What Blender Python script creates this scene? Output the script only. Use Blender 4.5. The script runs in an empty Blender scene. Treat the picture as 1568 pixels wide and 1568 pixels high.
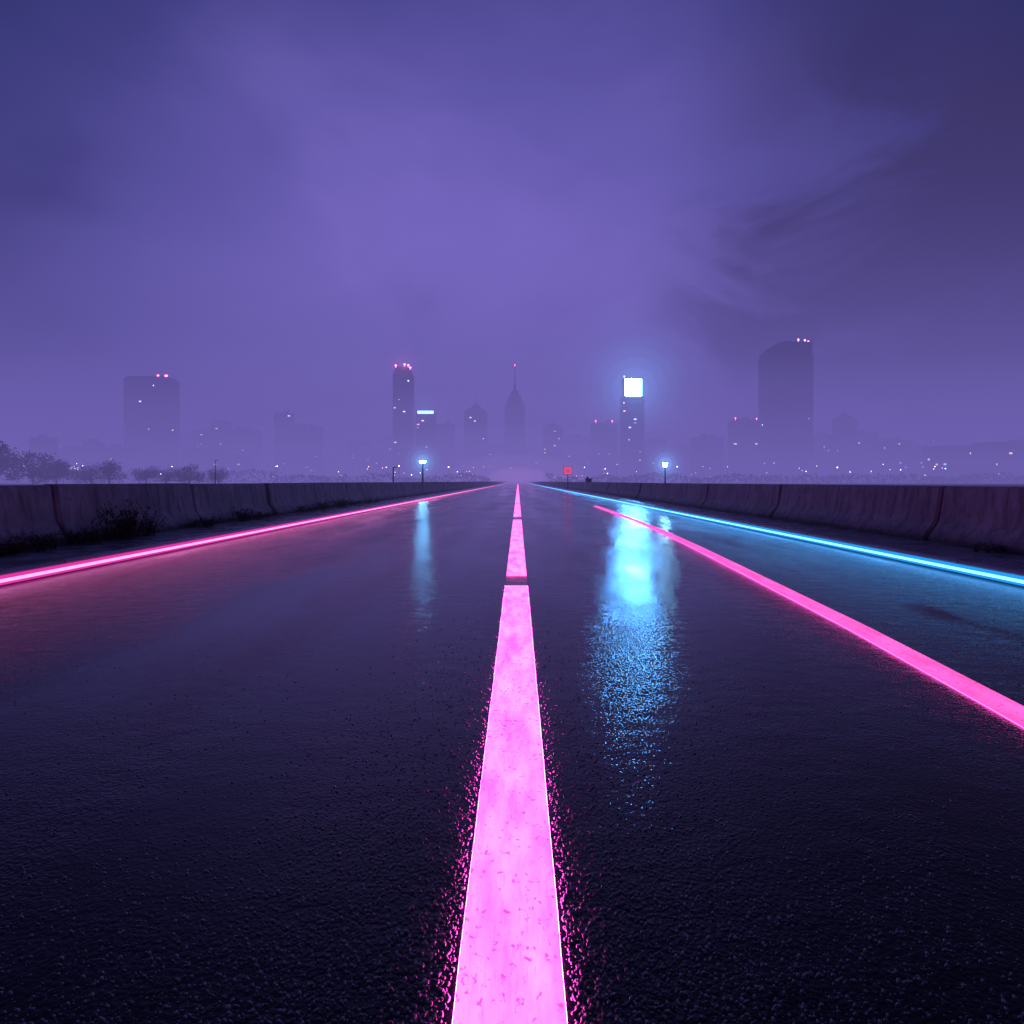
import bpy, math, random
import numpy as np
from mathutils import Vector, noise as mnoise
random.seed(7); np.random.seed(7)
S = bpy.context.scene
S.view_settings.view_transform = 'Standard'
S.view_settings.look = 'None'
S.view_settings.exposure = 0

# ------------------------------------------------------------------ helpers
def new_mat(name):
    m = bpy.data.materials.new(name); m.use_nodes = True
    m.node_tree.nodes.clear()
    return m, m.node_tree
def N(nt, t, **kw):
    n = nt.nodes.new(t)
    for k, v in kw.items():
        if k in n.inputs.keys(): n.inputs[k].default_value = v
        else: setattr(n, k, v)
    return n
def L(nt, a, b): nt.links.new(a, b)
def math_n(nt, op, a, b=None, clamp=False):
    n = nt.nodes.new('ShaderNodeMath'); n.operation = op; n.use_clamp = clamp
    for i, v in enumerate((a, b)):
        if v is None: continue
        if isinstance(v, (int, float)): n.inputs[i].default_value = v
        else: nt.links.new(v, n.inputs[i])
    return n.outputs[0]
def ramp(nt, fac, stops, interp='LINEAR'):
    n = nt.nodes.new('ShaderNodeValToRGB'); cr = n.color_ramp; cr.interpolation = interp
    while len(cr.elements) < len(stops): cr.elements.new(0.5)
    for e, (p, c) in zip(cr.elements, stops):
        e.position = p
        e.color = (c, c, c, 1) if isinstance(c, (int, float)) else (*c, 1)
    nt.links.new(fac, n.inputs[0]); return n.outputs[0]
def mixc(nt, fac, a, b, mode='MIX'):
    n = nt.nodes.new('ShaderNodeMix'); n.data_type = 'RGBA'; n.blend_type = mode
    for sock, v in ((n.inputs[0], fac), (n.inputs[6], a), (n.inputs[7], b)):
        if isinstance(v, (int, float)): sock.default_value = v
        elif isinstance(v, tuple): sock.default_value = (*v, 1)
        else: nt.links.new(v, sock)
    return n.outputs[2]
def noise_n(nt, vec, scale, detail=4, rough=0.55, dist=0.0):
    n = N(nt, 'ShaderNodeTexNoise'); n.inputs['Scale'].default_value = scale
    n.inputs['Detail'].default_value = detail; n.inputs['Roughness'].default_value = rough
    n.inputs['Distortion'].default_value = dist
    nt.links.new(vec, n.inputs['Vector']); return n.outputs[0]
def mapping(nt, vec, scale=(1,1,1), loc=(0,0,0)):
    n = N(nt, 'ShaderNodeMapping'); n.inputs['Scale'].default_value = scale
    n.inputs['Location'].default_value = loc
    nt.links.new(vec, n.inputs['Vector']); return n.outputs[0]
def objco(nt): return N(nt, 'ShaderNodeTexCoord').outputs['Object']

def emis(name, col, s, sample=True):
    m, nt = new_mat(name)
    e = N(nt, 'ShaderNodeEmission'); e.inputs[0].default_value = (*col, 1); e.inputs[1].default_value = s
    o = N(nt, 'ShaderNodeOutputMaterial'); L(nt, e.outputs[0], o.inputs[0])
    if not sample: m.cycles.emission_sampling = 'NONE'
    return m
def rough_mat(name, c1, c2, scale, rough=0.8, bump=0.0, bdist=0.01, metallic=0.0, ior=1.5):
    m, nt = new_mat(name); co = objco(nt)
    f = noise_n(nt, co, scale, 2)
    b = N(nt, 'ShaderNodeBsdfPrincipled'); b.inputs['Roughness'].default_value = rough
    b.inputs['Metallic'].default_value = metallic; b.inputs['IOR'].default_value = ior
    L(nt, ramp(nt, f, [(0.3, c1), (0.7, c2)]), b.inputs['Base Color'])
    if bump:
        bp = N(nt, 'ShaderNodeBump'); bp.inputs['Strength'].default_value = bump; bp.inputs['Distance'].default_value = bdist
        L(nt, f, bp.inputs['Height']); L(nt, bp.outputs[0], b.inputs['Normal'])
    o = N(nt, 'ShaderNodeOutputMaterial'); L(nt, b.outputs[0], o.inputs[0]); return m

class MB:
    def __init__(s): s.v = []; s.f = []; s.m = []
    def box(s, x0, x1, y0, y1, z0, z1, mi=0):
        b = len(s.v)
        s.v += [(x0,y0,z0),(x1,y0,z0),(x1,y1,z0),(x0,y1,z0),(x0,y0,z1),(x1,y0,z1),(x1,y1,z1),(x0,y1,z1)]
        for q in ((0,3,2,1),(4,5,6,7),(0,1,5,4),(1,2,6,5),(2,3,7,6),(3,0,4,7)):
            s.f.append(tuple(b+i for i in q)); s.m.append(mi)
    def quad(s, a, b, c, d, mi=0):
        k = len(s.v); s.v += [a,b,c,d]; s.f.append((k,k+1,k+2,k+3)); s.m.append(mi)
    def tri(s, a, b, c, mi=0):
        k = len(s.v); s.v += [a,b,c]; s.f.append((k,k+1,k+2)); s.m.append(mi)
    def tube(s, pts, rad, n=8, mi=0, cap=True):
        base = len(s.v); pts = [Vector(p) for p in pts]
        if isinstance(rad, (int, float)): rad = [rad]*len(pts)
        for i, p in enumerate(pts):
            d = (pts[min(i+1, len(pts)-1)] - pts[max(i-1, 0)]).normalized()
            u = d.cross(Vector((0,0,1)));
            if u.length < 1e-3: u = Vector((1,0,0))
            u.normalize(); w = u.cross(d)
            for k in range(n):
                a = 2*math.pi*k/n
                s.v.append(tuple(p + (u*math.cos(a) + w*math.sin(a))*rad[i]))
        for i in range(len(pts)-1):
            for k in range(n):
                a = base+i*n+k; b = base+i*n+(k+1) % n
                s.f.append((a, b, b+n, a+n)); s.m.append(mi)
        if cap:
            s.f.append(tuple(base+k for k in range(n))[::-1]); s.m.append(mi)
            s.f.append(tuple(base+(len(pts)-1)*n+k for k in range(n))); s.m.append(mi)
    def frustum(s, cx, cy, hw0, hd0, z0, hw1, hd1, z1, mi=0):
        b = len(s.v)
        for hw, hd, z in ((hw0,hd0,z0),(hw1,hd1,z1)):
            s.v += [(cx-hw,cy-hd,z),(cx+hw,cy-hd,z),(cx+hw,cy+hd,z),(cx-hw,cy+hd,z)]
        for q in ((0,3,2,1),(4,5,6,7),(0,1,5,4),(1,2,6,5),(2,3,7,6),(3,0,4,7)):
            s.f.append(tuple(b+i for i in q)); s.m.append(mi)
    def sphere(s, c, r, mi=0, n=8, m=5, sz=1.0, half=False):
        b = len(s.v)
        lo = 0 if half else -math.pi/2
        for i in range(m+1):
            t = lo + (math.pi/2-lo)*i/m
            for k in range(n):
                a = 2*math.pi*k/n
                s.v.append((c[0]+r*math.cos(t)*math.cos(a), c[1]+r*math.cos(t)*math.sin(a), c[2]+r*sz*math.sin(t)))
        for i in range(m):
            for k in range(n):
                a = b+i*n+k; d = b+i*n+(k+1) % n
                s.f.append((a,d,d+n,a+n)); s.m.append(mi)
    def obj(s, name, mats, parent=None, smooth=False):
        me = bpy.data.meshes.new(name); me.from_pydata(s.v, [], s.f); me.update()
        for m in mats: me.materials.append(m)
        me.polygons.foreach_set('material_index', s.m)
        if smooth: me.polygons.foreach_set('use_smooth', [True]*len(s.f))
        o = bpy.data.objects.new(name, me); S.collection.objects.link(o)
        if parent: o.parent = parent
        return o
def empty(name, loc=(0,0,0)):
    e = bpy.data.objects.new(name, None); S.collection.objects.link(e); e.location = loc
    e.empty_display_size = 0.3
    return e

# ------------------------------------------------------------------ camera
cam = bpy.data.cameras.new('camera'); co = bpy.data.objects.new('camera', cam)
S.collection.objects.link(co); S.camera = co
cam.sensor_width = 36; cam.lens = 36*1020/1568
cam.shift_x = -9/1568; cam.shift_y = -47/1568
cam.clip_start = 0.02; cam.clip_end = 20000
co.location = (0, 0, 1.0); co.rotation_euler = (math.radians(90), 0, 0)

# ------------------------------------------------------------------ world : overcast night sky lit by the city
W = bpy.data.worlds.new("World"); S.world = W; W.use_nodes = True
nt = W.node_tree; nt.nodes.clear()
d = N(nt, 'ShaderNodeTexCoord').outputs['Generated']
sep = N(nt, 'ShaderNodeSeparateXYZ'); L(nt, d, sep.inputs[0])
def dot(vec, src=None):
    v = Vector(vec).normalized()
    n = N(nt, 'ShaderNodeVectorMath', operation='DOT_PRODUCT'); L(nt, src or d, n.inputs[0]); n.inputs[1].default_value = v
    return n.outputs['Value']
flat = N(nt, 'ShaderNodeVectorMath', operation='NORMALIZE'); L(nt, mapping(nt, d, (0.76, 1, 1)), flat.inputs[0])
g = dot((-0.03, 1, 0.20), flat.outputs[0])
zc = math_n(nt, 'ADD', math_n(nt, 'MAXIMUM', sep.outputs[2], 0.0), 0.32)
px = math_n(nt, 'DIVIDE', sep.outputs[0], zc); py = math_n(nt, 'DIVIDE', sep.outputs[1], zc)
cb = N(nt, 'ShaderNodeCombineXYZ'); L(nt, px, cb.inputs[0]); L(nt, py, cb.inputs[1])
pv = mapping(nt, cb.outputs[0], (1.0, 0.75, 1), (3.1, 1.7, 0))
n1 = noise_n(nt, pv, 0.9, 4, 0.5, 0.4)
n2 = noise_n(nt, mapping(nt, d, (1.2, 1, 2.0), (4.2, 0, 1.3)), 2.2, 4, 0.5, 0.3)
nn = math_n(nt, 'ADD', math_n(nt, 'MULTIPLY', n1, 0.5), math_n(nt, 'MULTIPLY', n2, 0.5))
gd = math_n(nt, 'ADD', g, math_n(nt, 'MULTIPLY', math_n(nt, 'SUBTRACT', nn, 0.5), 0.08))
base = ramp(nt, gd, [(0.0, (.005,.006,.030)), (0.60, (.009,.012,.066)), (0.80, (.025,.029,.140)), (0.88, (.052,.049,.225)),
                     (0.945, (.110,.091,.380)), (1.0, (.200,.150,.575))])
cl = ramp(nt, nn, [(0.36, (.72,.70,.79)), (0.5, (1,1,1)), (0.66, (1.24,1.19,1.12))], 'EASE')
col = mixc(nt, 1.0, base, cl, 'MULTIPLY')
n3 = noise_n(nt, mapping(nt, d, (1.0, 1.0, 1.7), (0.3, .2, .9)), 3.4, 6, 0.55, 0.5)
rr = ramp(nt, n3, [(0.40, 0.05), (0.57, 1.0)], 'EASE')
dk = math_n(nt, 'MULTIPLY', ramp(nt, dot((0.60, 1, 0.27)), [(0.930, 0.0), (0.985, 1.0)], 'EASE'), rr)
col = mixc(nt, math_n(nt, 'MULTIPLY', dk, 0.88), col, (.038,.029,.112))
dk2 = math_n(nt, 'MULTIPLY', ramp(nt, dot((0.78, 1, 0.50)), [(0.90, 0.0), (0.98, 1.0)], 'EASE'), ramp(nt, n2, [(0.38, 0.3), (0.58, 1.0)], 'EASE'))
col = mixc(nt, math_n(nt, 'MULTIPLY', dk2, 0.6), col, (.032,.027,.110))
bg = N(nt, 'ShaderNodeBackground'); L(nt, col, bg.inputs[0]); bg.inputs[1].default_value = 1.0
o = N(nt, 'ShaderNodeOutputWorld'); L(nt, bg.outputs[0], o.inputs[0])

# ------------------------------------------------------------------ fog (absorbing volumes layered by height, scattered light put in as emission)
def fog_mat(name, sigma, col):
    m, t = new_mat(name)
    a = N(t, 'ShaderNodeVolumeAbsorption'); a.inputs[0].default_value = (0,0,0,1); a.inputs[1].default_value = sigma
    e = N(t, 'ShaderNodeEmission'); e.inputs[0].default_value = (*col, 1); e.inputs[1].default_value = sigma
    s = N(t, 'ShaderNodeAddShader'); L(t, a.outputs[0], s.inputs[0]); L(t, e.outputs[0], s.inputs[1])
    o = N(t, 'ShaderNodeOutputMaterial'); L(t, s.outputs[0], o.inputs['Volume']); return m
fog = empty('fog')
layers = [(-2, 14, 140, (.160,.122,.445)), (14, 40, 205, (.150,.115,.425)), (40, 85, 345, (.135,.106,.395)), (85, 150, 850, (.132,.105,.39))]
for i, (a, b, s, FC) in enumerate(layers):
    mb = MB(); mb.box(-2600, 2600, 200, 3000, a+0.02, b-0.02)
    mb.obj('fog_layer_%d' % i, [fog_mat('fog_%d' % i, 1/s, FC)], fog)
mb = MB(); mb.box(-600, 600, 12, 199.9, -1.5, 9)
mb.obj('fog_layer_near', [fog_mat('fog_near', 1/420, (.15,.118,.42))], fog)
def glow(name, c, R, col, k, n=6, parent=None, sq=(1,1,1), pw=2.6):  # nested self-emitting shells standing in for light scattered by mist
    fs = [((i+1)/n)**1.25 for i in range(n)]
    es = [(1-f+.02)**pw/f**1.15 for f in fs]
    tot = sum(e*2*R*f for e, f in zip(es, fs))
    for i, (f, e0) in enumerate(zip(fs, es)):
        m, t = new_mat(name)
        e = N(t, 'ShaderNodeEmission'); e.inputs[0].default_value = (*col, 1); e.inputs[1].default_value = k*e0/tot
        o = N(t, 'ShaderNodeOutputMaterial'); L(t, e.outputs[0], o.inputs['Volume'])
        mb = MB(); mb.sphere((0,0,0), 1.0, n=28, m=14)
        ob = mb.obj('%s_%d' % (name, i), [m], parent, True); ob.location = c
        ob.scale = (R*sq[0]*f, R*sq[1]*f, R*sq[2]*f)
# pale city glow added as emissive shells above the end of the road
glow('city_glow_shell', (-5,560,6), 480, (.56,.38,1.0), 1.1, 5, fog, (1,.45,.28), 1.6)

# ------------------------------------------------------------------ ground, road
ground_m = rough_mat('soil', (.02,.022,.018), (.05,.045,.035), 0.3, 0.95)
mb = MB(); mb.quad((-6000,-300,-.03),(6000,-300,-.03),(6000,9000,-.03),(-6000,9000,-.03))
mb.obj('ground', [ground_m])

XL, XR = -4.95, 4.80
m, t = new_mat('wet_asphalt'); c = objco(t)
tracks = noise_n(t, mapping(t, c, (1.1, 0.05, 1)), 1.0, 1)
patch = noise_n(t, mapping(t, c, (0.9, 0.35, 1), (5,2,0)), 1.1, 4, 0.6, 0.5)
wet = math_n(t, 'ADD', math_n(t, 'MULTIPLY', tracks, 0.5), math_n(t, 'MULTIPLY', patch, 0.5))
grain = noise_n(t, c, 150, 1, 0.6)
vor = N(t, 'ShaderNodeTexVoronoi'); vor.feature = 'F1'
vor.inputs['Scale'].default_value = 80; L(t, mapping(t, c, (1, .85, 1)), vor.inputs['Vector'])
rip = noise_n(t, mapping(t, c, (.8, 1, 1)), 7.0, 2, 0.5)
h = math_n(t, 'SUBTRACT', math_n(t, 'MULTIPLY', grain, 0.5), math_n(t, 'MULTIPLY', vor.outputs['Distance'], 1.0))
h = math_n(t, 'ADD', h, math_n(t, 'MULTIPLY', rip, 3.2))
bstr = ramp(t, wet, [(0.40, 1.0), (0.50, 0.78), (0.62, 0.42)], 'EASE')
bp = N(t, 'ShaderNodeBump'); bp.inputs['Distance'].default_value = 0.0014
L(t, bstr, bp.inputs['Strength']); L(t, h, bp.inputs['Height'])
b = N(t, 'ShaderNodeBsdfPrincipled')
L(t, ramp(t, grain, [(0.35, (.001,.001,.0015)), (0.62, (.004,.004,.005)), (0.75, (.010,.009,.012))]), b.inputs['Base Color'])
L(t, ramp(t, wet, [(0.38, 0.16), (0.48, 0.11), (0.60, 0.05)], 'EASE'), b.inputs['Roughness'])
b.inputs['IOR'].default_value = 1.31
L(t, bp.outputs[0], b.inputs['Normal'])
o = N(t, 'ShaderNodeOutputMaterial'); L(t, b.outputs[0], o.inputs[0])
asphalt = m
mb = MB()
mb.quad((XL,-20,0),(XR,-20,0),(XR,620,0),(XL,620,0))
mb.obj('road', [asphalt])

# water beads standing on the asphalt close to the viewer
def wedge_x(y):
    ys = [-4, 0, 1.5, 2.8, 4.5, 6.7, 10, 13.6, 18, 23.7, 32, 45]
    xs = [1.55, 1.85, 1.98, 2.14, 2.31, 2.47, 2.70, 2.90, 3.02, 3.12, 3.2, 3.25]
    return float(np.interp(y, ys, xs))
cnt = 7000
ys = 0.95 + np.random.exponential(.75, cnt)
xs = (np.random.rand(cnt)*2-1)*(ys*0.86+0.15)
c2 = 20000   # extra beads added beside the centre line to catch its pink glints
ys = np.concatenate([ys, 0.95+np.random.exponential(.8, c2)]); xs = np.concatenate([xs, np.random.laplace(0, .36, c2)])
tall = np.concatenate([np.zeros(cnt), np.ones(c2)])
keep = (np.abs(xs+0.015) > 0.117)
keep &= np.array([abs(x-wedge_x(y)) > 0.10 for x, y in zip(xs, ys)]) & (xs > XL+.1) & (xs < XR-.1)
xs, ys, tall = xs[keep], ys[keep], tall[keep]; n = len(xs)
r = (0.0014 + 0.0034*np.random.rand(n)**2.2)
hh = r*(0.40+0.25*np.random.rand(n)+tall*.40*np.exp(-np.abs(xs)*1.5)); el = 1.0+1.2*np.random.rand(n); rot = np.random.randn(n)*0.3 - np.arctan2(xs, ys)
K = 8; prof = [(1.0, -0.02), (0.86, 0.5), (0.5, 0.86)]
V = np.zeros((n, K*3+1, 3))
for j, (pr, pz) in enumerate(prof):
    for k in range(K):
        a = 2*math.pi*k/K
        jx = r*pr*math.cos(a); jy = r*el*pr*math.sin(a)
        V[:, j*K+k, 0] = xs + jx*np.cos(rot)-jy*np.sin(rot); V[:, j*K+k, 1] = ys + jx*np.sin(rot)+jy*np.cos(rot)
        V[:, j*K+k, 2] = hh*pz
V[:, -1, 0] = xs; V[:, -1, 1] = ys; V[:, -1, 2] = hh
F = []
for j in range(2):
    for k in range(K): F.append([j*K+k, j*K+(k+1) % K, (j+1)*K+(k+1) % K, (j+1)*K+k])
T3 = [[2*K+k, 2*K+(k+1) % K, 3*K] for k in range(K)]
st = (np.arange(n)*(3*K+1))[:, None, None]
quads = (np.array(F)[None]+st).reshape(-1, 4); tris = (np.array(T3)[None]+st).reshape(-1, 3)
me = bpy.data.meshes.new('water_droplets')
me.from_pydata(V.reshape(-1, 3).tolist(), [], quads.tolist()+tris.tolist()); me.update()
me.polygons.foreach_set('use_smooth', [True]*len(me.polygons))
me.materials.append(rough_mat('water_bead', (.004,.004,.006), (.012,.011,.014), 40, 0.36, ior=2.4))
S.collection.objects.link(bpy.data.objects.new('water_droplets', me))

# ------------------------------------------------------------------ glowing road markings
def line_mat(name, hot, mid, pit, seed):
    m, t = new_mat(name); c = objco(t)
    f = noise_n(t, mapping(t, c, (3.0, 0.7, 1), (seed,0,0)), 3.0, 4, 0.6)
    col = ramp(t, f, [(0.35, mid), (0.65, hot)])
    s = noise_n(t, mapping(t, c, (1.0, 0.75, 1), (seed,3,0)), 62, 3, 0.55)
    pt = ramp(t, s, [(0.60, 0.0), (0.68, 0.85)])
    s2 = noise_n(t, mapping(t, c, (14, 1.3, 1), (seed,3,0)), 9, 4, 0.6)
    col = mixc(t, pt, col, pit)
    col = mixc(t, ramp(t, s2, [(0.55, 0.0), (0.75, 0.35)]), col, pit)
    e = N(t, 'ShaderNodeEmission'); L(t, col, e.inputs[0]); e.inputs[1].default_value = 1.0
    o = N(t, 'ShaderNodeOutputMaterial'); L(t, e.outputs[0], o.inputs[0]); return m
pink_c = line_mat('pink_glow_paint', (4.2,.50,2.6), (3.2,.21,1.2), (1.0,.06,.50), 0)
pink_r = line_mat('pink_edge_paint', (1.5,.18,.82), (1.15,.11,.60), (.55,.03,.28), 7)
pink_e = emis('pink_line_edge_boost', (1,.05,.52), 110)  # strip sides made overbright to throw pink glints onto the beads
pink_e2 = emis('pink_edge_line_side', (1,.07,.45), 5)
def strip(mb, x_of, hw, y0, y1, h, step, jag=0.003, side=1):
    n = max(1, int((y1-y0)/step)); base = len(mb.v)
    for i in range(n+1):
        y = y0+(y1-y0)*i/n; x = x_of(y)
        jl, jr = random.uniform(-jag, jag), random.uniform(-jag, jag)
        mb.v += [(x-hw-.001+jl,y,0.001),(x-hw+jl,y,h),(x+hw+jr,y,h),(x+hw+.001+jr,y,0.001)]
    for i in range(n):
        a = base+i*4
        for k in range(3): mb.f.append((a+k,a+k+1,a+k+5,a+k+4)); mb.m.append(0 if k == 1 else side)
    mb.f.append((base,base+1,base+2,base+3)); mb.m.append(0)
    e = base+n*4; mb.f.append((e+3,e+2,e+1,e)); mb.m.append(0)
mb = MB()
for y0, y1 in ((-.4,6.35),(7.05,17.2),(18.9,29.5),(30.6,60),(62,95),(98,240)):
    strip(mb, lambda y: -0.015, 0.106, y0, y1, 0.0065, 0.15 if y1 < 8 else 1.0, .0010, 1 if y1 < 8 else 0)
mb.obj('center_line_marking', [pink_c, pink_e])
mb = MB(); strip(mb, wedge_x, 0.082, -.4, 27, 0.006, 0.25, 0.001)
mb.obj('edge_line_marking', [pink_r, pink_e2])

# ------------------------------------------------------------------ kerbs, neon strips, barriers
m, t = new_mat('kerb_concrete'); c = objco(t)
f = noise_n(t, c, 3.0, 4, 0.6); f2 = noise_n(t, c, 60, 2)
b = N(t, 'ShaderNodeBsdfPrincipled')
L(t, mixc(t, 0.35, ramp(t, f, [(0.3,(.32,.34,.38)),(0.7,(.60,.62,.66))]), ramp(t, f2, [(0.3,(.20,.2,.21)),(0.7,(.6,.6,.62))])), b.inputs['Base Color'])
L(t, ramp(t, f, [(0.35, 0.12), (0.65, 0.35)]), b.inputs['Roughness'])
bp = N(t, 'ShaderNodeBump'); bp.inputs['Strength'].default_value = 0.6; bp.inputs['Distance'].default_value = 0.003
L(t, f2, bp.inputs['Height']); L(t, bp.outputs[0], b.inputs['Normal'])
o = N(t, 'ShaderNodeOutputMaterial'); L(t, b.outputs[0], o.inputs[0]); kerb_m = m

m, t = new_mat('weathered_concrete'); c = objco(t)
big = noise_n(t, c, 1.1, 4, 0.65, 0.3); mid = noise_n(t, c, 7, 4, 0.6)
streak = noise_n(t, mapping(t, c, (5, 5, 0.35)), 1.6, 3, 0.6); fine = noise_n(t, c, 75, 2)
sx = N(t, 'ShaderNodeSeparateXYZ'); L(t, c, sx.inputs[0])
col = ramp(t, big, [(0.28,(.28,.31,.32)),(0.5,(.48,.52,.53)),(0.72,(.64,.69,.70))])
col = mixc(t, ramp(t, streak, [(0.48, 0.0),(0.66, 0.6)]), col, (.12,.13,.135))
col = mixc(t, ramp(t, mid, [(0.54, 0.0),(0.72, 0.5)]), col, (.15,.155,.155))
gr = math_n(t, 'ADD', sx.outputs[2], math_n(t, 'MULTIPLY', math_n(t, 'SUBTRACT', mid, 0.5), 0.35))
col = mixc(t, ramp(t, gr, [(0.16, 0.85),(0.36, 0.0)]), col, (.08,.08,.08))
b = N(t, 'ShaderNodeBsdfPrincipled'); b.inputs['Roughness'].default_value = 0.6
L(t, col, b.inputs['Base Color'])
bp = N(t, 'ShaderNodeBump'); bp.inputs['Strength'].default_value = 0.7; bp.inputs['Distance'].default_value = 0.005
L(t, math_n(t, 'ADD', math_n(t, 'MULTIPLY', fine, 0.5), mid), bp.inputs['Height']); L(t, bp.outputs[0], b.inputs['Normal'])
o = N(t, 'ShaderNodeOutputMaterial'); L(t, b.outputs[0], o.inputs[0]); conc_m = m

KZ = 0.14
def kerb(side, xe, xb):
    mb = MB(); y = -6.0
    s = 1 if xb > xe else -1
    while y < 420:
        ln = 1.9 if y < 60 else 30
        y1 = y+ln-0.018
        base = len(mb.v); jz = random.uniform(-.004,.004); jx = random.uniform(-.004,.004)
        prof = [(xe,-.05),(xe,KZ-.025),(xe+s*.02,KZ-.004),(xe+s*.05,KZ),(xe+s*.30,KZ)]
        for yy in (y, y1):
            for (a, z) in prof: mb.v.append((a+jx, yy, z+jz))
            mb.v.append((xe+s*.30+jx, yy, -.05))
        k = 6
        for i in range(k):
            q = (base+i, base+(i+1) % k, base+k+(i+1) % k, base+k+i)
            mb.f.append(q if s < 0 else q[::-1]); mb.m.append(0)
        mb.f.append(tuple(base+i for i in range(k))); mb.m.append(0)
        mb.f.append(tuple(base+k+i for i in range(k))[::-1]); mb.m.append(0)
        y += ln
    a, b2 = sorted((xe+s*.308, xb+s*1.2))
    y = -6.0
    while y < 420:
        ln = 3.8 if y < 60 else 30
        mb.box(a, b2, y+.008, y+ln-.008, -.04, KZ-.006+random.uniform(-.002,.002)); y += ln
    mb.obj('kerb', [kerb_m])
kerb('L', XL, -6.15); kerb('R', XR, 5.9)

def neon(x, s, core, diff, name):
    root = empty(name)
    mb = MB()
    a, b2 = sorted((x+s*.003, x+s*.022)); 
    y = -5.0
    while y < 380:
        ln = 5.0 if y < 100 else 60
        mb.box(a, b2, y+.01, y+ln-.01, .010, .098); y += ln
    mb.obj('diffuser', [diff], root)
    mb = MB(); mb.tube([(x+s*.036, -5, .052), (x+s*.036, 380, .052)], 0.0165, 8)
    mb.obj('light_tube', [core], root, True)
neon(XL, 1, emis('pink_neon_core', (1,.36,.82), 1.6), emis('pink_neon_diffuser', (1,.05,.48), .8, False), 'neon_strip_light')
neon(XR, -1, emis('cyan_neon_core', (.12,.42,1), 3.8), emis('cyan_neon_diffuser', (.02,.34,1), 1.0, False), 'neon_strip_light')

def barrier(xb, s, first, ln, top):
    mb = MB(); y = first
    prof = [(0,KZ-.005),(0,.215),(.03,.24),(.15,.42),(.175,.50),(.235,top-.03),(.26,top-.004),(.285,top),(.42,top),(.45,top-.03),(.47,.5),(.55,KZ-.005)]
    while y < 420:
        l2 = ln if y < 110 else 40
        n = max(2, int(l2/0.45)) if y < 60 else 2
        base = len(mb.v); k = len(prof); oj = random.uniform(-.02,.02); zj = random.uniform(-.007,.007)
        tilt = random.uniform(-.015,.015)
        for i in range(n+1):
            f = i/n; yy = y+.03+(l2-.06)*f
            if i == 1 and n > 2: yy = y+.075
            if i == n-1 and n > 2: yy = y+l2-.075
            inset = .03 if i in (0, n) else 0
            for (u, z) in prof:
                w = mnoise.noise(Vector((yy*1.3, z*3, s)))*.006
                mb.v.append((xb+s*(u+oj+tilt*f+w+(inset if u < .3 else -inset)), yy, z+(zj+mnoise.noise(Vector((yy*2, u, 5)))*.004 if z > .9 else 0)))
        for i in range(n):
            for j in range(k-1):
                a = base+i*k+j; q = (a, a+1, a+k+1, a+k)
                mb.f.append(q); mb.m.append(0)
        mb.f.append(tuple(base+j for j in range(k))); mb.m.append(0)
        mb.f.append(tuple(base+n*k+j for j in range(k))[::-1]); mb.m.append(0)
        y += l2
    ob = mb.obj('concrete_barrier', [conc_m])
    jb = MB(); y = first
    while y < 110:
        a, b2 = sorted((xb+s*.27, xb+s*.43)); jb.box(a, b2, y-.05, y+.05, KZ, top-.10); y += ln
    jb.obj('joint_filler', [joint_m], ob)
joint_m = rough_mat('joint_rubber', (.008,.008,.009), (.02,.02,.02), 5, 0.9)
barrier(-6.15, -1, 9.15-3.9*4, 3.9, 0.955)
barrier(5.90, 1, 9.65-5.9*3, 5.9, 0.93)

# ------------------------------------------------------------------ weeds at the barrier foot
weed_m = rough_mat('dry_weed', (.05,.042,.03), (.14,.10,.075), 8, 0.8)
def weed(x, y, h, spread, stems):
    mb = MB()
    for i in range(stems):
        a = random.uniform(0, 2*math.pi); l = h*random.uniform(.45,1); sp = spread*random.uniform(.1,1)
        p = [(x+random.gauss(0,spread*.25), y+random.gauss(0,spread*.5), KZ-.01)]
        for k in range(1, 5):
            f = k/4; p.append((p[0][0]+math.cos(a)*sp*f**1.4, p[0][1]+math.sin(a)*sp*1.4*f**1.4, KZ+l*(f-.18*f*f*random.uniform(.6,1.6))))
        mb.tube(p, [.0055,.005,.004,.003,.001], 4, cap=False)
        for k in range(1, 5):
            for q in range(5):
                c = Vector(p[k])+Vector((random.gauss(0,.015),random.gauss(0,.015),random.gauss(0,.02)))
                v1 = Vector((random.gauss(0,1),random.gauss(0,1),random.gauss(.5,.8))).normalized()*random.uniform(.025,.07)
                v2 = Vector((random.gauss(0,1),random.gauss(0,1),random.gauss(0,1))).normalized()*.009
                mb.tri(tuple(c-v2), tuple(c+v2), tuple(c+v1))
    mb.obj('weed_plant', [weed_m])
for a in ((-5.96,10.0,.66,.34,60),(-5.95,10.6,.42,.26,32),(-5.96,9.3,.24,.3,30),(-5.97,8.3,.26,.3,30),(-5.96,7.7,.2,.25,22),(-5.97,12.7,.20,.4,26),(-5.97,14.5,.34,.24,30),(-5.96,15.4,.18,.4,20),
          (-5.97,18.6,.24,.5,26),(-5.96,20.4,.32,.4,32),(-5.96,22.3,.36,.35,32),(-5.97,24.0,.22,.6,24),(-5.97,27.0,.25,.6,20),(5.80,8.2,.10,.2,8)):
    weed(*a)

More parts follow.
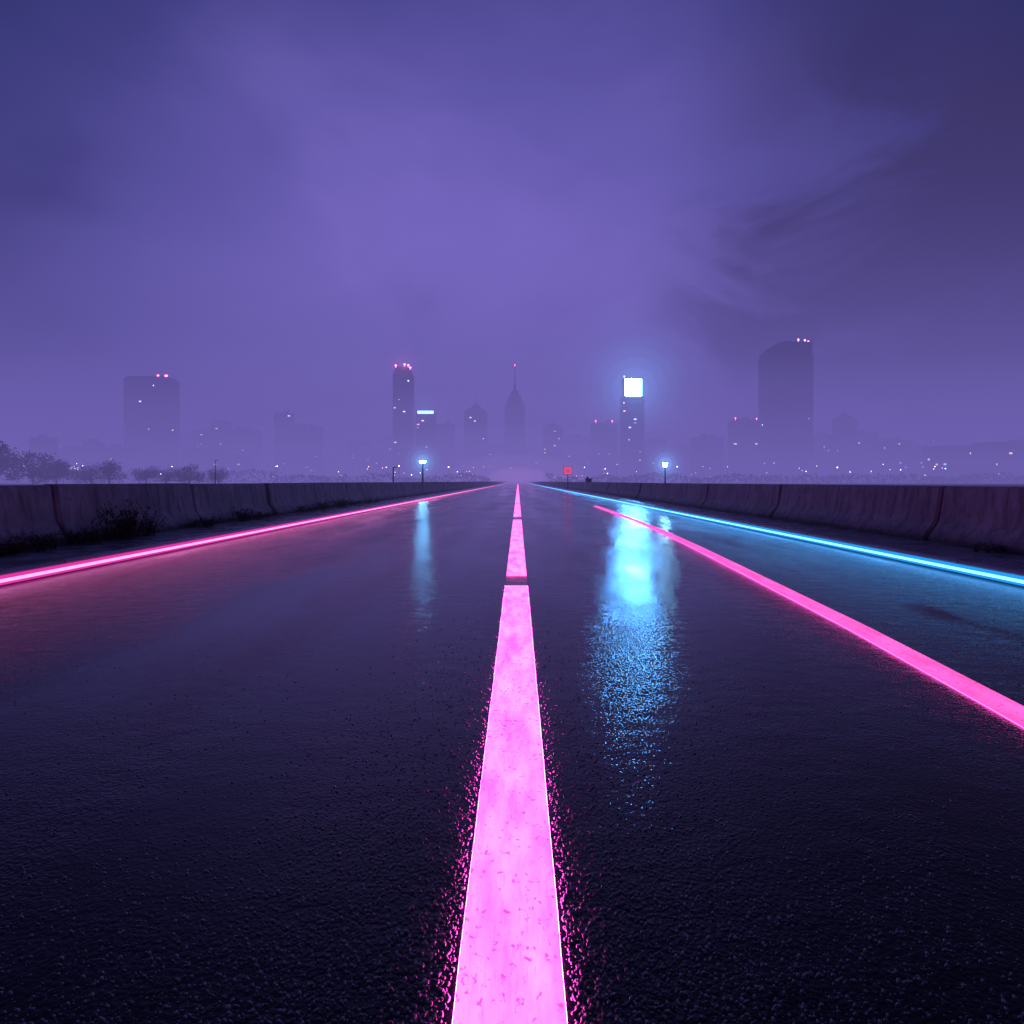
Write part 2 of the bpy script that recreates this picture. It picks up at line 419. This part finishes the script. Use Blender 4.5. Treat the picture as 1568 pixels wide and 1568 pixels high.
# ------------------------------------------------------------------ skyline
glass = rough_mat('dark_glass', (.012,.013,.03), (.03,.03,.06), 0.05, 0.35)
clad = rough_mat('facade_cladding', (.05,.048,.06), (.10,.095,.115), 0.08, 0.7)
roofm = rough_mat('roof_plant', (.04,.04,.05), (.07,.07,.08), 0.2, 0.8)
steel = rough_mat('painted_steel', (.02,.02,.024), (.04,.04,.045), 3, 0.5, metallic=0.4)
win_ms = [emis('window_cool', (.55,.75,1), 7.5, False), emis('window_warm', (1,.62,.38), 7.5, False), emis('window_pink', (1,.35,.65), 7, False), emis('window_bright', (.8,.9,1), 22, False)]
beacon_m = emis('red_beacon', (1,.10,.22), 34, False)

def facade(root, cx, Y, w, dp, z0, H, lit, bay=4.2, fl=3.7):
    hw, hd = w/2, dp/2; cy = Y+hd
    mb = MB(); mb.box(cx-hw+.5, cx+hw-.5, cy-hd+.5, cy+hd-.5, z0, H-.1); mb.obj('glazing', [glass], root)
    mb = MB(); nf = int((H-z0)/fl)
    for i in range(nf+1):
        z = z0+i*fl; hh = 1.25 if i % 7 else 2.2
        mb.box(cx-hw, cx+hw, cy-hd, cy+hd, z, min(z+hh, H-.05))
    nb = max(2, int(w/bay)); pw = .45
    for i in range(nb+1):
        x = cx-hw+w*i/nb
        mb.box(x-pw, x+pw, cy-hd-.25, cy-hd+.7, z0, H-.06); mb.box(x-pw, x+pw, cy+hd-.7, cy+hd+.25, z0, H-.06)
    nd = max(2, int(dp/bay))
    for i in range(1, nd):
        y = cy-hd+dp*i/nd
        mb.box(cx-hw-.25, cx-hw+.7, y-pw, y+pw, z0, H-.06); mb.box(cx+hw-.7, cx+hw+.25, y-pw, y+pw, z0, H-.06)
    mb.box(cx-hw-.4, cx+hw+.4, cy-hd-.4, cy+hd+.4, H-.04, H+1.1)
    mb.obj('walls', [clad], root)
    mb = MB()
    sx = 1 if cx < 0 else -1
    for i in range(nf):
        z = z0+i*fl+1.35
        if z+2 > H or z < 1: continue
        for j in range(nb):
            if random.random() < lit:
                x = cx-hw+w*j/nb+.6; ww = w/nb-1.2
                mi = random.choices([0,1,2,3],[5,4,2,.5])[0]
                a = random.uniform(.25,.8); 
                mb.quad((x,cy-hd+.42,z),(x+ww*a,cy-hd+.42,z),(x+ww*a,cy-hd+.42,z+1.2),(x,cy-hd+.42,z+1.2), mi)
        for j in range(nd):
            if random.random() < lit*.6:
                y = cy-hd+dp*j/nd+.6; x = cx+sx*(hw-.42); mi = random.choices([0,1,2],[5,4,2])[0]
                mb.quad((x,y,z),(x,y+dp/nd-1.2,z),(x,y+dp/nd-1.2,z+1.2),(x,y,z+1.2), mi)
    if mb.v: mb.obj('windows', win_ms, root)
def roof_units(root, cx, cy, w, dp, H):
    mb = MB()
    for i in range(3):
        a = random.uniform(.1,.22)*w; x = cx+random.uniform(-.28,.28)*w; h = random.uniform(1.5,3.4)
        mb.box(x-a/2, x+a/2, cy-dp*.2, cy+dp*.2, H+1.1+.01*i, H+1.1+h)
    mb.tube([(cx+w*.2,cy,H+1),(cx+w*.2,cy,H+random.uniform(4,8))], .18, 5)
    mb.obj('roof_plant', [roofm], root)
def beacons(root, pts, r=.9):
    mb = MB()
    for p in pts: mb.sphere(p, r, n=8, m=6); mb.tube([(p[0],p[1],p[2]-2),(p[0],p[1],p[2])], .15, 5)
    mb.obj('aviation_light', [beacon_m], root)

def building(name, cx, Y, w, H, dp=None, lit=.035, units=True):
    root = empty(name); dp = dp or w*.55
    facade(root, cx, Y, w, dp, -.5, H, lit)
    if units: roof_units(root, cx, Y+dp/2, w, dp, H)
    return root, dp

r, dp = building('skyscraper', -347, 620, 39, 96, 24, .012)
mb = MB(); mb.frustum(-347, 632, 19.6, 12, 97.15, 17, 10, 99.5); mb.obj('crown', [clad], r)
beacons(r, [(-329,622,99.5),(-336,622,99.8),(-331,628,100.5)])
r, dp = building('skyscraper', -111, 640, 17.5, 103, 14, .05, False)
mb = MB(); mb.frustum(-111, 647, 8.6, 6.9, 104.2, 7.4, 6, 109); mb.box(-118,-111.5,641.5,652.5,109.02,111.5); mb.box(-109,-105,641.5,652.5,109.02,110.6)
mb.obj('crown', [clad], r)
beacons(r, [(-117.5,641,112.5),(-109,641,113.5),(-105.5,641,112.8),(-103.6,641,110.5)], .85)
glow('glow_shell', (-110,640,111), 36, (1,.16,.42), .34, 5, r)  # emissive red halo added around the beacons
r, dp = building('office_tower', -91, 655, 18, 68, 14, .06, False)
mb = MB(); mb.box(-98.5,-83,654.2,655.0-.02,67.6,70.2); mb.obj('light_band', [emis('cyan_band', (.25,.75,1), 16, False)], r)
glow('glow_shell', (-91,653,69), 36, (.10,.42,1), .50, 5, r)  # blue halo around the light band, put in as emission
building('office_tower', -76, 700, 17, 60)
r, dp = building('office_tower', -44.5, 700, 23, 73, 16, .05, False)
mb = MB(); mb.frustum(-44.5, 708, 11.8, 8, 74.12, 7.5, 5, 78); mb.frustum(-44.5, 708, 6.5, 4.5, 78.02, .6, .6, 84); mb.obj('pitched_roof', [clad], r)
mb = MB(); mb.tube([(-44.5,708,83),(-44.5,708,93)], [.5,.2], 6); mb.obj('mast', [steel], r)
r, dp = building('spire_skyscraper', -3.5, 750, 22, 86, 18, .04, False)
cy = 759
for i, (hw, z0, z1, hw1) in enumerate(((9.6,87.12,92,9.6),(7.6,92.02,98,7.2),(5.2,98.02,104,3.0))):
    mb = MB(); mb.frustum(-3.5, cy, hw, hw*.8, z0, hw1, hw1*.8, z1)
    for q in range(-2, 3): mb.box(-3.5+q*hw*.4-.25, -3.5+q*hw*.4+.25, cy-hw*.8-.3, cy-hw*.8+.1, z0+.01, z1-1.2)
    mb.obj('stepped_crown_%d' % i, [clad], r)
mb = MB(); mb.tube([(-3.5,cy,103.9),(-3.5,cy,112),(-3.5,cy,112.1),(-3.5,cy,134)], [1.5,1.1,.7,.25], 8); mb.obj('spire', [steel], r)
beacons(r, [(-3.5,cy-.5,134)], .3)
r, dp = building('domed_building', 37, 700, 20, 56, 15, .05, False)
mb = MB(); mb.sphere((37,707.5,57.1), 7.8, n=16, m=6, sz=.62, half=True); mb.tube([(37,707.5,61.5),(37,707.5,66)], .3, 6); mb.obj('dome', [clad], r, True)
building('office_building', 71, 800, 32, 53)
r, dp = building('office_building', 85, 650, 24, 57, 16, .03)
beacons(r, [(76,650,60),(92,650,60)], .6)
r, dp = building('billboard_tower', 104, 600, 19, 76, 15, .03, False)
mb = MB(); mb.box(95.5,112.5,601,614,77.12,94.2)
mb.box(96.0,96.5,599.8,600.98,77.4,93.4); mb.box(111.5,112.0,599.8,600.98,77.4,93.4); mb.box(95.8,112.2,599.7,600.98,93.42,94.3)
mb.obj('sign_structure', [clad], r)
mb = MB(); mb.box(96.6,111.4,600.0,600.6,78.2,93.2); mb.obj('illuminated_sign', [emis('sign_light', (.09,.43,1), 900)], r)
beacons(r, [(97,607,96.5)], .6)
glow('glow_shell', (104,594,82), 118, (.15,.45,1.0), 2.2, 12, r, pw=3.0)  # sign halo built from emissive shells
building('office_building', 156, 750, 21, 47); building('office_building', 182, 750, 28, 39)
building('office_building', 172, 600, 26, 40, None, .04)
r, dp = building('office_building', 206, 600, 24, 55, 14, .04); beacons(r, [(196,600,58),(215,600,57.5)], .55)
r, dp = building('skyscraper', 229, 560, 38, 106, 20, .012, False)
mb = MB(); b0 = len(mb.v)
pr = [(210.2,107.12),(247.8,107.12),(247.8,118.6),(224,118.6),(219,117.5),(210.2,110.5)]
for yy in (560.3, 579.7):
    for x, z in pr: mb.v.append((x, yy, z))
k = 6
for i in range(k): mb.f.append((b0+i, b0+(i+1) % k, b0+k+(i+1) % k, b0+k+i)); mb.m.append(0)
mb.f.append(tuple(range(b0, b0+k))); mb.m.append(0); mb.f.append(tuple(range(b0+k, b0+2*k))[::-1]); mb.m.append(0)
for q in range(8): mb.box(213+q*4.6, 213.9+q*4.6, 559.9, 560.32, 107.3, 110+min(q*2.2, 7))
mb.box(226,244,565,575,118.62,120)
mb.obj('crown', [clad], r)
beacons(r, [(241.5,560.5,119.8),(245,562,118.9),(236,560.5,120.2)], .7)
building('office_building', 300, 650, 22, 45)
r, dp = building('office_tower', 322, 650, 18, 61, 13, .04, False)
mb = MB(); mb.frustum(322,656.5,8.5,6,62.12,1,1,68); mb.tube([(322,656.5,67),(322,656.5,75)], [.4,.15], 6); mb.obj('pitched_roof', [clad], r)
building('office_building', 341, 650, 19, 48); building('office_building', 340, 600, 30, 37, None, .05)
building('office_building', 330, 550, 40, 27, None, .05)
building('office_building', 318, 450, 62, 24, 22, .045)
building('office_building', 366, 470, 30, 27, 20, .04)
building('office_building', -359, 500, 15, 33); building('office_building', -379, 560, 24, 27, None, .05)
building('office_building', -359, 560, 13, 33); building('office_building', -341, 565, 21, 29)
building('office_building', -380, 800, 22, 61); building('office_building', -359, 800, 20, 72); building('office_building', -332, 800, 34, 62)
building('office_tower', -254, 720, 18, 74, None, .02); building('office_building', -230, 720, 29, 60, None, .03)
building('office_building', -203, 850, 28, 50); building('office_building', -174, 850, 28, 46)
building('office_building', -150, 700, 26, 30, None, .05); building('office_building', -262, 600, 34, 22, None, .06)
building('office_building', -305, 640, 36, 30, None, .04)
building('office_building', 255, 620, 22, 34, None, .05); building('office_building', 130, 700, 30, 30, None, .05)
building('office_building', 16, 820, 20, 40); building('office_building', -68, 820, 20, 44); building('office_building', -27, 830, 18, 46)
for i in range(18):
    x = -620+i*72+random.uniform(-18,18)
    building('office_building', x, random.uniform(900,1000), random.uniform(34,60), random.uniform(30,62), 20, .04)

# distant street lighting
mb = MB(); mm = [emis('lamp_cool', (.65,.85,1), 26, False), emis('lamp_warm', (1,.66,.40), 26, False), emis('lamp_pink', (1,.4,.7), 20, False), steel]
for i in range(85):
    y = random.uniform(300, 560); x = random.uniform(-.80,.80)*y
    if abs(x) < 26: continue
    z = random.choice([5,6,8,8,9,11]); rr = random.uniform(.12,.38)*y/400
    mb.sphere((x,y,z), rr, random.choices([0,1,2],[5,4,2])[0], 6, 4)
    mb.tube([(x,y+.6,-.03),(x,y+.6,z-rr*.6)], .10, 4, 3); mb.tube([(x,y+.6,z-rr*.6),(x,y+.1,z-rr*.3)], .08, 4, 3)
mb.obj('distant_street_lamps', mm)

# ------------------------------------------------------------------ trees
bark = rough_mat('bark', (.02,.017,.014), (.05,.04,.035), 4, 0.9)
leaf = rough_mat('foliage', (.025,.035,.022), (.07,.085,.05), 1.2, 0.8)
def tree(x, y, h, w, leaves=2400):
    mb = MB(); hub = h*.25
    mb.tube([(x,y,-.05),(x+.1,y,hub*.5),(x+random.uniform(-.2,.2),y,hub),(x+random.uniform(-.4,.4),y,h*.72)], [w*.04,w*.034,w*.028,w*.012], 7)
    cl = []
    for i in range(16):
        a = random.uniform(0,2*math.pi); rr = w*.5*math.sqrt(random.random())*.9; f = random.random()
        z = h*(.22+.66*f); rr *= (1.2-.75*f)
        p = (x+math.cos(a)*rr, y+math.sin(a)*rr, z); cl.append((p, w*random.uniform(.12,.22)))
        mb.tube([(x,y,hub*random.uniform(.8,1.5)),(x+(p[0]-x)*.5,y+(p[1]-y)*.5,(hub+z)*.52),p], [w*.018,w*.011,w*.003], 5)
    for i in range(leaves):
        p, cr = random.choice(cl); v = Vector((random.gauss(0,1),random.gauss(0,1),random.gauss(0,.75)))
        c = Vector(p)+v.normalized()*cr*random.uniform(.3,1.25)**.8
        s = random.uniform(.16,.36)*h/8
        a = Vector((random.gauss(0,1),random.gauss(0,1),random.gauss(0,1))).normalized()*s
        b2 = Vector((random.gauss(0,1),random.gauss(0,1),random.gauss(0,1))).normalized()*s*.7
        mb.quad(tuple(c-a), tuple(c-b2), tuple(c+a), tuple(c+b2), 1)
    mb.obj('tree', [bark, leaf])
for a in ((-236,300,19,22),(-222,305,16,20),(-250,310,18,22),(-208,300,11,18),(-196,306,8.5,17),(-184,300,9.5,16),(-172,308,8,16),(-160,303,6.5,16),(-148,300,9,13),(-137,305,7,14)):
    tree(a[0]*.70, a[1]*.70, a[2]*.70, a[3]*.70)
mb = MB()
for i in range(7000):
    x = random.uniform(-330,330); y = 318+random.uniform(0,22)
    if abs(x) < 14: continue
    hmax = 3.8+3.2*mnoise.noise(Vector((x*.05,0,0)))+2.2*mnoise.noise(Vector((x*.2,4,0)))
    if x < -120: hmax += 2.5
    c = Vector((x,y,random.uniform(0,1)**.7*hmax)); s = random.uniform(.4,1.0)
    a = Vector((random.gauss(0,1),random.gauss(0,1),random.gauss(0,1))).normalized()*s; b2 = Vector((random.gauss(0,1),random.gauss(0,1),random.gauss(0,1))).normalized()*s
    mb.quad(tuple(c-a),tuple(c-b2),tuple(c+a),tuple(c+b2))
mb.obj('distant_trees', [leaf])

# ------------------------------------------------------------------ street lamps
def street_lamp(x, y, z, post_r, head_w, bright, col):
    r = empty('street_lamp')
    mb = MB(); mb.tube([(x,y,-.03),(x,y,.35),(x,y,.36),(x,y,z-.22)], [post_r*1.8,post_r*1.8,post_r,post_r*.8], 10)
    mb.tube([(x,y,z-.22),(x,y,z-.16)], [post_r*.8,head_w*.42], 10); mb.obj('post', [steel], r)
    mb = MB(); mb.tube([(x,y,z-.15),(x,y,z+.06)], [head_w*.36,head_w*.5], 12); mb.obj('lantern', [emis('lamp_light', col, bright)], r)
    mb = MB(); mb.tube([(x,y,z+.062),(x,y,z+.10),(x,y,z+.16)], [head_w*.52,head_w*.45,head_w*.08], 12); mb.obj('cap', [steel], r)
    glow('glow_shell', (x,y,z), 3.2*y/60, (.12,.5,1), 1.0, 7, r, pw=3.0)  # halo of emissive shells added around the lantern
street_lamp(-10.0, 70, 3.06, .10, .75, 120, (.12,.52,1))
street_lamp(8.4, 38, 1.98, .045, .28, 130, (.20,.62,1))

for x, y, z in ((-31.8, 70, 3.2), (-8.05, 43, 1.9), (-13.2,160,3.6)):
    mb = MB(); mb.tube([(x,y,-.03),(x,y,z)], [.05,.035], 8); mb.tube([(x,y,z-.02),(x+.25,y,z+.03)], .03, 6); mb.obj('utility_pole', [steel])

# red lit sign and cabinet
r = empty('traffic_sign'); x, y = 5.55, 74
mb = MB(); mb.tube([(x,y,KZ-.01),(x,y,1.75)], .05, 8); mb.obj('post', [steel], r)
mb = MB(); mb.box(x-.46,x+.46,y-.06,y+.06,1.76,2.62); mb.obj('housing', [steel], r)
mb = MB(); mb.box(x-.41,x+.41,y-.075,y-.062,1.81,1.95); mb.box(x-.41,x+.41,y-.075,y-.062,2.43,2.57); mb.box(x-.41,x-.27,y-.075,y-.062,1.952,2.428); mb.box(x+.27,x+.41,y-.075,y-.062,1.952,2.428)
mb.obj('lit_border', [emis('sign_red', (1,.06,.20), 1.3)], r)
mb = MB(); mb.box(x-.25,x+.25,y-.070,y-.062,1.97,2.41); mb.obj('symbol', [emis('sign_symbol', (.55,.10,.25), .9, False)], r)
r = empty('utility_cabinet'); x, y = 7.0, 66
mb = MB(); mb.box(x-.28,x+.28,y-.2,y+.2,-.03,1.22); mb.box(x-.32,x+.32,y-.24,y+.24,1.222,1.28); mb.box(x-.20,x-.02,y-.24,y+.0,1.282,1.46); mb.obj('cabinet', [steel], r)
mb = MB(); mb.box(x-.25,x+.25,y-.215,y-.202,.1,1.15); mb.obj('door', [roofm], r)
# soft pink glow added as emissive shells where the strips run together
glow('neon_mist', (0,280,3), 90, (1,.34,.80), .14, 4, fog, (.8,1.4,.26))
